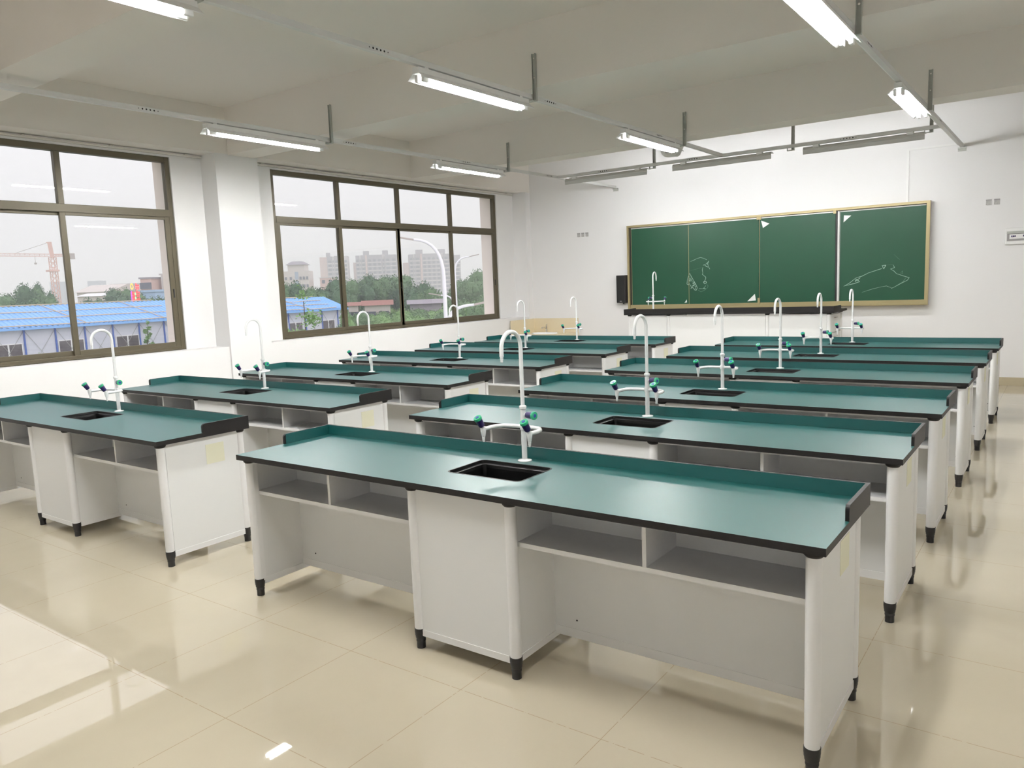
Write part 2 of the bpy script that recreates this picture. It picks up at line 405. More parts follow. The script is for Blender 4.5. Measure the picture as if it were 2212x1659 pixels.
# ------------------------------------------------------------------ laboratory faucets
def make_faucet():
    r = empty('lab_faucet')
    mb('tap_white').lathe([(.034, 0), (.034, .003), (.030, .006), (.014, .008), (.013, .012)], n=28).build('base_flange', r)
    p = mb('tap_white').lathe([(.0130, .008), (.0130, .250)], n=20).lathe([(.0165, .150), (.0175, .154), (.0175, .176), (.0165, .180)], n=20).build('column', r)
    sp = mb('tap_white').lathe([(.0155, .250), (.0175, .252), (.0175, .262), (.0150, .266), (.0100, .268)], n=20)
    pts = [(0, 0, .262), (0, 0, .42), (0, 0, .545)]
    R = .074
    for i in range(1, 15):
        a = PI*i/14*.985; pts.append((0, -R+R*math.cos(a), .545+R*math.sin(a)))
    pts.append((0, -2*R, .515))
    sp.tube(pts, .0098, 14)
    sp.lathe([(.0105, 0), (.0105, .004), (.0075, .005), (.0085, .012), (.0065, .013), (.0078, .020), (.0058, .021), (.0070, .028), (.0050, .032)], (0, -2*R, .516), (0, -.03, -1), 14)
    sp.build('spout', r)
    man = [(-.132, -.135, .165), (-.134, -.085, .165), (-.126, -.045, .165), (-.105, -.018, .165), (-.07, -.008, .165), (0, 0, .165), (.07, -.008, .165), (.105, -.018, .165), (.126, -.045, .165), (.134, -.085, .165), (.132, -.135, .165)]
    mb('tap_white').tube(man, .0100, 12).build('side_arm', r)
    def knob(parent, base, ax):
        ax = Vector(ax).normalized(); base = Vector(base)
        mb('tap_white').lathe([(.009, -.012), (.009, .006)], base, ax, 14).build('valve_stem', parent)
        k = mb('knob_navy').lathe([(.0125, .004), (.0150, .008), (.0175, .040), (.0175, .046)], base, ax, 12)
        k.use('knob_green').lathe([(.0190, .044), (.0200, .047), (.0200, .053), (.0185, .057)], base, ax, 20)
        k.use('knob_blue').lathe([(.0090, .0570), (.0085, .0585)], base, ax, 16)
        k.build('knob', parent)
    for x in (-.132, .132):
        v = mb('tap_white').lathe([(.0125, .012), (.0135, .006), (.0135, -.004), (.0095, -.026), (.0090, -.030), (.0068, -.031), (.0078, -.038), (.0060, -.039), (.0070, -.046), (.0052, -.047), (.0062, -.054), (.0045, -.058)], (x, -.140, .163), n=16).build('side_tap', r)
        knob(v, (x, -.146, .178), (-.10, -.50, .86))
    knob(p, (.016, 0, .222), (1, -.12, 0))
    return r
fproto = make_faucet()
index_kids()
ORD = ['nearest the camera', 'second from the camera', 'third from the camera', 'fourth from the camera', 'fifth from the camera', 'farthest from the camera']
n = 0
for col, x0, ys in (('right-hand', 0, YR), ('left-hand, window-side', XL, YL)):
    for i, y in enumerate(ys):
        o = proto if n == 0 else copy_tree(proto)
        o.location = (x0, y, 0)
        tag(o, 'green-topped white sink bench in the %s column, %s' % (col, ORD[i]), 'lab bench', 'student laboratory benches')
        f = fproto if n == 0 else copy_tree(fproto)
        f.location = (x0+1.4658, y+.5666, BH+.0003); f.rotation_euler.z = random.uniform(-.03, .03)
        tag(f, 'white gooseneck lab faucet with green knobs on the %s bench %s' % (col, ORD[i]), 'faucet', 'laboratory faucets')
        n += 1
# teacher's bench on its platform
struct(mb('tile_cream').box(-2.75, 1.75, 8.15, YB-.012, 0, .20).build('trim_6'), 'low tiled platform in front of the chalkboard')
tb = empty('demonstration_bench', (-2.11, 8.45, .20)); TW, TD, TH = 3.11, .74, .90
tag(tb, 'white demonstration bench with a thick black worktop below the chalkboard', 'bench')
mb('edge_black').box(0, TW, 0, TD, TH-.028, TH).build('worktop', tb, bevel=.002)
b = mb('edge_black').box(0, TW, 0, .016, TH, TH+.062)
for x0 in (0, TW-.016): b.prism([(.016, TH), (.40, TH), (.40, TH+.045), (.385, TH+.062), (.016, TH+.062)], 'x', x0, x0+.016)
b.build('backsplash', tb)
tx = (.075, .725, 2.215, TW-.075)
for i, x in enumerate(tx):
    leg(tb, x, .055, 0, TH-.028); leg(tb, x, TD-.055, 0, TH-.028)
for a, e_ in zip(tx, tx[1:]): mb('panel_white').box(a+.026, e_-.026, .045, .061, .09, TH-.04).build('front_panel', tb)
cb = mb('panel_white').box(TW-.70, TW-.085, .08, TD-.08, .09, TH-.04).box(.085, .70, .08, TD-.08, .09, TH-.04).build('cabinet', tb)
for z0, z1 in ((.60, .845), (.34, .59), (.10, .33)):
    d = mb('panel_white').box(TW-.085, TW-.066, .09, TD-.09, z0, z1).build('drawer', tb, bevel=.003)
    mb('chrome').tube([(TW-.066, .30, z1-.05), (TW-.045, .31, z1-.05), (TW-.045, .43, z1-.05), (TW-.066, .44, z1-.05)], .005, 8).build('handle', d)
f = copy_tree(fproto); f.location = (-1.735, 8.72, 1.1003); f.rotation_euler.z = PI+.1
tag(f, 'white gooseneck lab faucet in front of the chalkboard on the black-topped bench', 'faucet', 'laboratory faucets')

# ------------------------------------------------------------------ lighting grid: rails, hangers, lamps
RX = (-2.97, -.35, 2.27); RN = ('rail nearest the windows', 'middle rail', 'right-hand rail')
def rail(name, p, q, holes, label):
    p = Vector(p); q = Vector(q); mid = (p+q)/2; L_ = (q-p).length/2
    r = empty(name, mid); tag(r, label, 'lighting rail', 'lighting rails')
    if abs(q.x-p.x) > .1: r.rotation_euler.z = -PI/2
    b = mb('rail_grey')
    b.prism([(-.02, 0), (-.02, .04), (-.017, .04), (-.017, .003), (.017, .003), (.017, .04), (.02, .04), (.02, 0)], 'y', -L_, L_)
    b.build('channel', r)
    h = MB().use('hole_dark')
    for hy in holes:
        for k in range(6):
            for sx in (-1, 1): h.lathe([(.0042 if k in (0, 5) else .0075, 0), (.0042 if k in (0, 5) else .0075, .0008)], (sx*.02, hy-mid.y+(k-2.5)*.035 if abs(q.x-p.x) < .1 else hy-mid.x+(k-2.5)*.035, .02), (sx, 0, 0), 10)
    if holes: h.build('punched_holes', r)
    if abs(q.x-p.x) < .1:
        mb('white_plastic').tube([(-.028, -L_+.3, .010), (-.028, 0, .008), (-.03, L_*.5, .012), (-.028, L_-.2, .009)], .006, 8).build('cable', r)
    return r
rails = [rail('lighting_rail', (RX[0], YF+.02, 3.205), (RX[0], YB-.03, 3.205), (1.42, 3.72, 5.75, 7.75), 'long grey lighting rail nearest the windows'),
         rail('lighting_rail', (RX[1], YF+.02, 3.205), (RX[1], 7.97, 3.205), (1.58, 3.72, 6.0, -.5), 'long grey lighting rail down the middle of the room'),
         rail('lighting_rail', (RX[2], YF+.02, 3.205), (RX[2], YB-.03, 3.205), (3.9, 7.6), 'long grey lighting rail on the right, away from the windows'),
         rail('lighting_rail', (RX[0]+.02, 8.0, 3.206), (RX[2]-.02, 8.0, 3.206), (-2.15, -.75, 1.25), 'grey cross rail carrying the chalkboard lamps')]
for x, nm in ((RX[0], 'left'), (RX[2], 'right')):
    b = mb('galvanised').box(-.05, .05, -.03, 0, -.02, .0).box(-.05, .05, -.004, 0, -.05, 0).build('wall_bracket'); b.location = (x, YB, 3.205)
    tag(b, 'small metal bracket where the %s rail meets the back wall' % ('window-side' if nm == 'left' else 'right-hand'), 'bracket', 'rail end brackets')
def hanger(x, y, z0, z1, lab, front=True):
    r = empty('rail_hanger', (x, y, z0)); tag(r, lab, 'hanger', 'metal hangers of the lighting rails')
    h = z1-z0
    b = mb('galvanised').box(-.004, .036, 0, .004, 0, h).box(.032, .036, -.022, 0, 0, h).box(-.004, 0, -.012, 0, 0, h); b.build('strut', r)
    mb('galvanised').box(-.055, .036, -.030, .004, -.008, 0).box(-.055, -.050, -.03, .004, 0, .03).build('foot', r)
    b = mb('chrome')
    for z in (h-.04, h-.2): b.lathe([(.009, 0), (.009, .007), (.005, .008)], (.016, 0, z), (0, -1, 0), 6)
    b.build('bolt', r)
for i, x in enumerate(RX):
    for y, c in ((.235, 'nearest the camera'), (3.445, 'halfway down the room'), (6.665, 'nearest the chalkboard')):
        hanger(x+.025, y, 3.19, 3.58, 'galvanised hanger of the %s on the beam %s' % (RN[i], c))
for x, c in ((-1.37, 'left board lamp'), (.56, 'right board lamp'), (2.13, 'right end of the cross rail')):
    hanger(x, 8.03, 3.18, HC, 'thin ceiling hanger of the cross rail beside the %s' % c)
def make_lamp():
    r = empty('fluorescent_lamp'); L_ = .70
    h = mb('reflector').box(-.03, .03, -L_, L_, -.045, -.002).build('housing', r)
    b = mb('reflector')
    P = [(-.030, -.040), (-.078, -.080), (-.083, -.083), (-.081, -.087), (-.075, -.084), (-.028, -.0455), (.028, -.0455), (.075, -.084), (.081, -.087), (.083, -.083), (.078, -.080), (.030, -.040)]
    b.prism(P, 'y', -L_, L_); b.build('reflector', r)
    for x in (-.03, .03):
        mb('tube_lit').lathe([(.0130, -.60), (.0130, .60)], (x, 0, -.080), (0, 1, 0), 12).build('tube', r)
        for s in (-1, 1): mb('white_plastic').box(x-.013, x+.013, s*.605 if s > 0 else -.665, .665 if s > 0 else -.605, -.099, -.046).build('lamp_holder', r, bevel=.005)
    b = mb('white_plastic').box(-.02, .02, -.62, -.58, -.002, .012).box(-.02, .02, .58, .62, -.002, .012).build('mounting_clip', r)
    return r
lp = make_lamp(); index_kids(); n = 0
LY = ((-.48, 'just overhead, nearest the camera'), (2.66, 'over the middle of the room'), (5.84, 'nearest the chalkboard'))
for i, x in enumerate(RX):
    for y, c in LY:
        o = lp if n == 0 else copy_tree(lp); n += 1
        o.location = (x, y, 3.192)
        tag(o, 'lit twin-tube lamp on the %s, %s' % (RN[i], c), 'lamp', 'lit twin-tube lamps')
def board_lamp(xc, lab):
    r = empty('chalkboard_lamp', (xc, 8.0, 3.205)); tag(r, lab, 'lamp', 'chalkboard lamps'); L_ = .685
    P = [(-.012, -.018), (.055, -.020), (.090, -.026), (.088, -.030), (.03, -.030), (-.010, -.036), (-.022, -.050), (-.020, -.066), (-.022, -.108), (-.032, -.110), (-.036, -.066), (-.042, -.058), (-.034, -.038)]
    mb('off_lamp').prism(P, 'x', -L_, L_).build('shade', r)
    mb('board_tube_lit').lathe([(.012, -.60), (.012, .60)], (0, .022, -.060), (1, 0, 0), 12).build('tube', r)
    for s in (-1, 1): mb('white_plastic').box(.60*s if s > 0 else -.66, .66 if s > 0 else -.60, .008, .036, -.076, -.030).build('lamp_holder', r)
    for x in (-.53, .53): mb('white_plastic').box(x-.035, x+.035, -.030, .028, -.048, -.0015).build('mounting_clip', r)
for xc, l in ((-2.13, 'grey-backed chalkboard lamp on the cross rail, nearest the windows'), (-.37, 'grey-backed chalkboard lamp in the middle of the cross rail'), (1.40, 'grey-backed chalkboard lamp on the cross rail, farthest right')): board_lamp(xc, l)
# ceiling-hung box behind the middle rail
r = empty('projector', (-.86, 7.5, 3.235)); tag(r, 'white ceiling-hung box with a square grille behind the middle lamp', 'projector')
P = [(-.15, .20), (-.17, .17), (-.11, .02), (-.08, -.01), (.07, -.02), (.105, .0), (.18, .15), (.16, .20)]
mb('white_plastic').prism(P, 'y', -.06, .06).build('housing', r, bevel=.008)
mb('grey_plastic').box(-.05, .04, -.066, -.060, .03, .11).build('grille', r)
mb('white_plastic').tube([(0, 0, .16), (0, 0, .65)], .02).build('ceiling_pole', r)

# ------------------------------------------------------------------ chalkboard
bb = empty('chalkboard', (0, 0, 0)); bb.location = (-.39, 9.84, 1.82)
tag(bb, 'wide green sliding chalkboard in a brass-coloured frame on the back wall', 'chalkboard')
ox, oy, oz = -.39, 9.84, 1.82
def bx(b, x0, x1, y0, y1, z0, z1): return b.box(x0-ox, x1-ox, y0-oy, y1-oy, z0-oz, z1-oz)
X0, X1, Z0, Z1 = -2.715, 1.925, 1.105, 2.535; YF0 = 9.775
b = mb('board_frame')
bx(b, X0, X0+.035, YF0, YB-.004, Z0, Z1); bx(b, X1-.045, X1, YF0, YF0+.05, Z0, Z1)
bx(b, X0+.035, X1-.045, YF0, YB-.004, Z1-.035, Z1); bx(b, X0+.035, X1-.045, YF0, YB-.004, Z0, Z0+.03)
bx(b, X0+.035, X1-.045, YF0+.02, YF0+.05, Z0+.03, Z0+.075); bx(b, X0+.035, X1-.045, YF0-.012, YF0, Z0+.005, Z0+.018); bx(b, X0, X1, YF0-.006, YF0, Z1-.012, Z1-.004)
b.build('frame', bb)
b = mb('rail_grey'); bx(b, X1-.045, X1, YF0+.05, YB-.004, Z0, Z1); bx(b, X0+.035, X1-.045, YF0+.062, YB-.004, Z0+.03, Z1-.035); b.build('backing', bb)
for k, (a, c, y) in enumerate(((X0+.06, -1.60, YF0+.045), (-1.60, -.438, YF0+.020), (-.430, .690, YF0+.020), (.745, X1-.05, YF0+.045))):
    zb = Z0+.075; zt = Z1-.06
    p = mb('board_green'); bx(p, a, c, y, y+.014, zb, zt); p = p.build('board_panel', bb)
    q = mb('rail_grey') if k in (3,) else mb('board_frame')
    if k in (1, 2): bx(q, a, c, y-.004, y+.016, zb-.028, zb)
    bx(q, a, a+.006, y-.003, y+.016, zb, zt)
    q.build('panel_edge', p)
    q = mb('white_plastic'); bx(q, a, c-.01, y-.001, y+.012, zt+.002, zt+.016)
    if k == 0: bx(q, a+.02, c, y-.001, y+.012, zb-.030, zb-.008)
    q.build('panel_edge', p)
b = mb('board_dark'); bx(b, .694, .718, YF0+.018, YF0+.060, Z0+.075, Z1-.04); b.build('dark_gap', bb); b = mb('board_dark'); bx(b, X0+.035, X0+.058, YF0+.040, YF0+.062, Z0+.05, Z1-.04); b.build('dark_gap', bb)
b = mb('rail_grey'); bx(b, .720, .744, YF0+.022, YF0+.050, Z0+.075, Z1-.045); b.build('panel_edge', bb)
b = mb('board_frame'); bx(b, -.452, -.416, YF0+.002, YF0+.020, Z0+.055, Z0+.15); bx(b, -.47, -.40, YF0+.005, YF0+.02, Z1-.075, Z1-.035); bx(b, .66, .70, YF0+.005, YF0+.02, Z1-.075, Z1-.035); b.build('lock', bb)
def flat(name, poly, y, m, th=.0012):
    b = mb(m); b.prism([(x-ox, z-oz) for x, z in poly], 'y', y-th-oy, y-oy); return b.build(name, bb)
yp = YF0+.020; yq = YF0+.045
flat('corner_tape', [(-.405, 2.445), (-.375, 2.33), (-.275, 2.39)], yp, 'white_plastic')
flat('corner_tape', [(.80, 2.425), (.795, 2.325), (.90, 2.415)], yq, 'white_plastic')
flat('corner_tape', [(-.62, 1.205), (-.50, 1.32), (-.485, 1.215)], yp, 'white_plastic')
flat('corner_tape', [(-1.69, 1.20), (-1.648, 1.255), (-1.645, 1.205)], yq, 'white_plastic')
def ribbon(pts, w, y, m):
    b = mb(m)
    for k, ((x0, z0), (x1, z1)) in enumerate(zip(pts, pts[1:])):
        d = Vector((x1-x0, z1-z0)); 
        if d.length < 1e-5: continue
        nrm = Vector((-d.y, d.x)).normalized(); w0 = w*(.5+.6*abs(math.sin(k*1.7))); w1 = w*(.5+.6*abs(math.sin((k+1)*1.7)))
        P = [(x0-nrm.x*w0/2, z0-nrm.y*w0/2), (x1-nrm.x*w1/2, z1-nrm.y*w1/2), (x1+nrm.x*w1/2, z1+nrm.y*w1/2), (x0+nrm.x*w0/2, z0+nrm.y*w0/2)]
        yy = y-.0004*(k % 3+1)
        b.prism([(x-ox, z-oz) for x, z in P], 'y', yy-.0006-oy, yy-oy)
    b.build('peeling_film', bb)
FILM1 = 1
CHALK = []
CHALK = [
([(-1.568, 1.875), (-1.5, 1.898), (-1.452, 1.918), (-1.392, 1.932), (-1.341, 1.916), (-1.287, 1.89)], 0.0060, YF0+.020, 'film'),
([(-1.573, 1.726), (-1.485, 1.744), (-1.374, 1.769)], 0.0040, YF0+.020, 'film_faint'),
([(-1.252, 1.871), (-1.275, 1.839), (-1.315, 1.815), (-1.35, 1.804)], 0.0070, YF0+.020, 'film'),
([(-1.252, 1.867), (-1.272, 1.824), (-1.26, 1.786), (-1.237, 1.737)], 0.0070, YF0+.020, 'film'),
([(-1.327, 1.808), (-1.295, 1.784), (-1.264, 1.768)], 0.0100, YF0+.020, 'film'),
([(-1.287, 1.825), (-1.276, 1.802)], 0.0200, YF0+.020, 'film_faint'),
([(-1.354, 1.772), (-1.363, 1.731), (-1.355, 1.679), (-1.363, 1.657), (-1.344, 1.641), (-1.305, 1.61), (-1.305, 1.588), (-1.325, 1.551), (-1.345, 1.537)], 0.0080, YF0+.020, 'film'),
([(-1.305, 1.55), (-1.294, 1.52), (-1.329, 1.503), (-1.345, 1.529), (-1.305, 1.543)], 0.0100, YF0+.020, 'film'),
([(-1.302, 1.476), (-1.345, 1.432), (-1.306, 1.422), (-1.425, 1.427)], 0.0060, YF0+.020, 'film'),
([(-1.298, 1.505), (-1.267, 1.467), (-1.283, 1.43), (-1.346, 1.391), (-1.393, 1.377), (-1.441, 1.405)], 0.0100, YF0+.020, 'film_faint'),
([(-1.582, 1.685), (-1.607, 1.629), (-1.627, 1.569), (-1.632, 1.509), (-1.608, 1.493), (-1.592, 1.523)], 0.0080, YF0+.020, 'film'),
([(-1.582, 1.685), (-1.55, 1.619), (-1.511, 1.558), (-1.48, 1.504), (-1.452, 1.443), (-1.473, 1.402), (-1.504, 1.411), (-1.512, 1.437), (-1.544, 1.449), (-1.568, 1.431)], 0.0090, YF0+.020, 'film'),
([(-1.599, 1.599), (-1.567, 1.59), (-1.555, 1.567), (-1.583, 1.553), (-1.591, 1.583)], 0.0100, YF0+.020, 'film'),
([(-1.551, 1.544), (-1.495, 1.535), (-1.535, 1.513), (-1.488, 1.504), (-1.536, 1.483), (-1.504, 1.475)], 0.0100, YF0+.020, 'film'),
([(-1.592, 1.515), (-1.568, 1.484), (-1.552, 1.446), (-1.52, 1.483), (-1.472, 1.466), (-1.488, 1.421)], 0.0080, YF0+.020, 'film'),
([(-1.607, 1.569), (-1.616, 1.539), (-1.592, 1.5), (-1.552, 1.491)], 0.0100, YF0+.020, 'film_faint'),
([(-1.574, 1.62), (-1.535, 1.551), (-1.488, 1.459)], 0.0200, YF0+.020, 'film_faint'),
([(-1.566, 1.658), (-1.591, 1.613), (-1.607, 1.554)], 0.0140, YF0+.020, 'film_faint'),
([(0.81, 1.395), (0.892, 1.442), (0.983, 1.516), (1.056, 1.533), (1.145, 1.578), (1.322, 1.633)], 0.0070, YF0+.045, 'film'),
([(0.819, 1.401), (0.948, 1.43), (1.03, 1.456), (0.983, 1.497), (0.966, 1.459), (1.038, 1.514)], 0.0080, YF0+.045, 'film'),
([(1.321, 1.675), (1.374, 1.678), (1.348, 1.626), (1.33, 1.665)], 0.0080, YF0+.045, 'film'),
([(1.47, 1.678), (1.488, 1.639), (1.436, 1.622), (1.48, 1.592), (1.515, 1.553), (1.62, 1.511), (1.68, 1.49), (1.655, 1.454), (1.57, 1.41), (1.476, 1.356), (1.45, 1.347)], 0.0060, YF0+.045, 'film'),
([(1.567, 1.56), (1.592, 1.587), (1.598, 1.55), (1.567, 1.547)], 0.0080, YF0+.045, 'film_faint'),
([(1.374, 1.682), (1.469, 1.683)], 0.0040, YF0+.045, 'film_faint'),
([(1.06, 1.3), (1.203, 1.345), (1.327, 1.374), (1.388, 1.383), (1.45, 1.356)], 0.0040, YF0+.045, 'film'),
([(1.637, 1.492), (1.604, 1.437), (1.519, 1.383)], 0.0120, YF0+.045, 'film_faint'),
([(1.475, 1.828), (1.528, 1.769), (1.554, 1.749)], 0.0040, YF0+.045, 'film_faint'),
([(0.965, 1.498), (1.011, 1.467)], 0.0180, YF0+.045, 'film_faint')]

for pts, w_, y_, m_ in CHALK: ribbon(pts, w_, y_, m_)

# ------------------------------------------------------------------ things on the back wall
r = empty('wall_speaker', (-2.865, YB, 1.46)); tag(r, 'tall narrow black speaker on the wall left of the chalkboard', 'speaker')
mb('black_plastic').prism([(-.095, 0), (-.095, -.07), (-.080, -.105), (.080, -.105), (.105, -.07), (.105, 0)], 'z', -.24, .24).build('housing', r, bevel=.004)
mb('hole_dark').box(-.078, .078, -.110, -.105, -.225, .228).build('grille', r)
mb('grey_plastic').box(-.018, .022, -.112, -.110, -.215, -.205).build('badge', r)
mb('black_plastic').lathe([(.014, 0), (.014, .012), (.008, .02)], (.03, -.06, -.24), (0, 0, -1)).build('cable_gland', r)
def socket(x, z, w_, h_, lab, grp, kind=0):
    r = empty('socket_box', (x, YB, z)); tag(r, lab, 'socket box', grp)
    b = mb('wall_paint').box(-w_/2, w_/2, -.004, 0, h_/2-.006, h_/2).box(-w_/2, w_/2, -.004, 0, -h_/2, -h_/2+.005).box(-w_/2, -w_/2+.005, -.004, 0, -h_/2+.005, h_/2-.006).box(w_/2-.005, w_/2, -.004, 0, -h_/2+.005, h_/2-.006)
    b.build('rim', r)
    P = [(-w_/2+.006, -h_/2+.012), (-w_/2+.018, -h_/2+.006), (w_/2-.006, -h_/2+.006), (w_/2-.006, h_/2-.007), (-w_/2+.010, h_/2-.007)]
    mb('socket_grey').prism(P, 'y', -.003, -.0005).build('recess', r)
    mb('grey_plastic').box(-w_/2+.006, w_/2-.006, -.0045, -.003, h_/2-.024, h_/2-.007).build('painted_lip_shade', r)  # darker grey strip paints the shade under the box's top edge
for k, c in enumerate(('left', 'middle', 'right')): socket(-3.745+k*.086, 2.455, .075, .085, 'empty socket box high between the corner and the chalkboard, %s one of three' % c, 'empty socket boxes left of the chalkboard')
for k, c in enumerate(('left', 'right')): socket(2.600+k*.093, 2.450, .078, .088, 'empty socket box high on the wall right of the chalkboard, %s one of two' % c, 'empty socket boxes right of the chalkboard')
r = empty('breaker_panel', (3.00, YB, 1.985)); tag(r, 'white breaker panel with a clear flap at the right edge of the back wall', 'breaker panel')
mb('white_plastic').box(-.20, .20, -.03, 0, -.108, .110).build('cover', r, bevel=.008)
mb('grey_plastic').box(-.178, .178, -.033, -.030, -.062, .062).build('window', r)
mb('white_plastic').box(-.15, .15, -.036, -.033, -.035, .025).build('breaker_strip', r)
mb('galvanised').box(-.180, .180, -.045, -.033, .035, .064).build('flap', r)
for x in (-.13, -.112, -.094, 0.0, .018, .036): mb('knob_navy').box(x, x+.013, -.043, -.036, -.012, .010).build('breaker_switch', r)
r = mb('white_plastic').box(1.600, 1.630, -.015, 0, 2.54, 3.27).box(1.630, 2.22, -.015, 0, 3.243, 3.27).build('cable_trunking'); r.location = (0, YB, 0)
tag(r, 'white cable trunking rising from the chalkboard towards the right rail end', 'cable trunking')
# tiled corner sink
r = empty('corner_sink', (-4.30, 9.496, 0)); tag(r, 'cream tiled corner washbasin between the windows and chalkboard wall', 'sink')
b = MB().use('tile_cream'); x0, x1, y0, y1 = -4.776+4.30, -3.80+4.30, 9.12-9.5, YB-.0125-9.5
inn = [(.02+.24*math.cos(2*PI*i/24), -.02+.17*math.sin(2*PI*i/24)) for i in range(24)]
bm = bmesh.new()
vo = [bm.verts.new((x, y, .70)) for x, y in ((x0,y0),(x1,y0),(x1,y1),(x0,y1))]; vi = [bm.verts.new((x, y, .70)) for x, y in inn]
es = [bm.edges.new((vo[i], vo[(i+1)%4])) for i in range(4)]+[bm.edges.new((vi[i], vi[(i+1)%24])) for i in range(24)]
bmesh.ops.triangle_fill(bm, edges=es, use_beauty=True)
vb = [bm.verts.new((x, y, 0)) for x, y in ((x0,y0),(x1,y0),(x1,y1),(x0,y1))]
for i in range(4): bm.faces.new((vo[i], vo[(i+1)%4], vb[(i+1)%4], vb[i]))
bmesh.ops.recalc_face_normals(bm, faces=bm.faces)
me = bpy.data.meshes.new('counter'); bm.to_mesh(me); bm.free(); me.materials.append(MT['tile_cream']); o = bpy.data.objects.new('counter', me); C.objects.link(o); o.parent = r
b = MB().use('white_plastic'); b.rings([[(.02+a*math.cos(2*PI*i/24), -.02+c*math.sin(2*PI*i/24), z) for i in range(24)] for a, c, z in ((.26, .19, .701), (.25, .18, .715), (.235, .165, .712), (.20, .14, .60), (.08, .06, .56), (.02, .02, .56))], closed_ends=False).build('basin', r)
mb('tile_cream').box(x0, x1, y1+.0001, y1+.0125, .70, .957).build('wall_tiles', r); mb('tile_cream').box(x0-.010, x0, y0, y1, .70, .957).build('wall_tiles', r)
tp = mb('chrome').lathe([(.026, .70), (.026, .706), (.019, .712), (.018, .80)], (-.12, .26, 0), n=18).tube([(-.12, .25, .775), (-.12, .19, .80), (-.12, .12, .798), (-.12, .10, .78)], [.014, .012, .011, .010]).build('tap_body', r)
mb('chrome').tube([(-.12, .26, .80), (-.115, .255, .83), (-.09, .24, .865)], [.017, .014, .007]).build('tap_lever', tp)

#>>OUT
TREES=[(-90.0,32.9,3.0,1.7),(-80.2,30.6,2.4,1.6),(-93.9,36.8,3.7,1.4),(-96.3,38.7,3.8,1.2),(-84.1,34.3,2.8,1.6),(-99.4,41.8,4.0,0.9),(-83.7,35.3,2.5,1.2),(-96.5,43.3,2.2,1.5),(-91.4,42.4,1.8,1.3),(-95.3,45.9,2.1,1.2),(-94.8,46.9,2.4,1.4),(-96.1,48.7,2.9,1.5),(-98.3,51.0,3.4,1.7),(-100.5,53.2,3.2,1.6),(-89.2,46.8,2.1,1.6),(-87.5,50.0,2.1,1.4),(-91.3,53.3,2.5,1.4),(-83.5,46.8,1.7,1.1),(-71.8,55.5,3.1,1.3),(-73.3,58.4,3.1,1.5),(-70.1,57.6,2.8,1.4),(-66.9,56.8,2.4,1.3),(-72.2,62.9,3.1,1.5),(-69.8,62.6,3.1,1.5),(-77.9,71.5,3.5,1.7),(-78.5,73.8,3.6,1.7),(-79.8,76.8,3.7,1.7),(-78.9,77.8,3.8,1.9),(-80.0,81.0,3.8,2.0),(-78.9,82.0,3.5,1.8),(-79.3,84.5,4.0,2.0),(-74.9,81.7,2.9,1.7),(-67.4,75.0,2.3,1.6),(-63.2,72.1,1.9,1.4),(-61.0,71.4,1.4,1.2),(-66.9,82.1,2.1,1.5),(-64.6,81.4,2.8,1.6),(-61.7,79.9,3.4,1.7),(-57.7,76.7,3.5,1.7),(-57.0,77.2,3.2,1.7),(-50.3,63.4,1.1,1.4),(-45.9,60.5,1.0,1.5)]
BUSH=[(-58.9,55.3,-0.5,1.2),(-60.2,58.2,-0.5,1.4),(-62.2,62.0,-0.4,1.5),(-59.9,61.5,-0.6,1.3),(-53.6,56.5,-0.7,1.2),(-51.3,55.9,-0.5,1.2),(-56.0,62.4,-0.5,1.3),(-56.4,64.8,-0.4,1.3),(-47.7,56.4,-0.5,1.2),(-44.9,54.9,-0.2,1.1),(-42.2,53.3,-0.3,1.1),(-43.3,56.2,-0.0,1.3),(-39.4,52.9,0.3,1.3),(-41.2,40.6,-0.6,1.1),(-38.5,40.4,-0.7,1.0),(-35.9,40.2,-0.7,1.1),(-32.9,38.8,-0.7,1.0),(-29.7,37.6,-0.6,1.0),(-28.8,38.4,-0.4,1.0),(-26.9,37.3,-0.5,0.9),(-42.4,39.3,0.2,0.5),(-39.5,36.5,-0.4,0.5)]
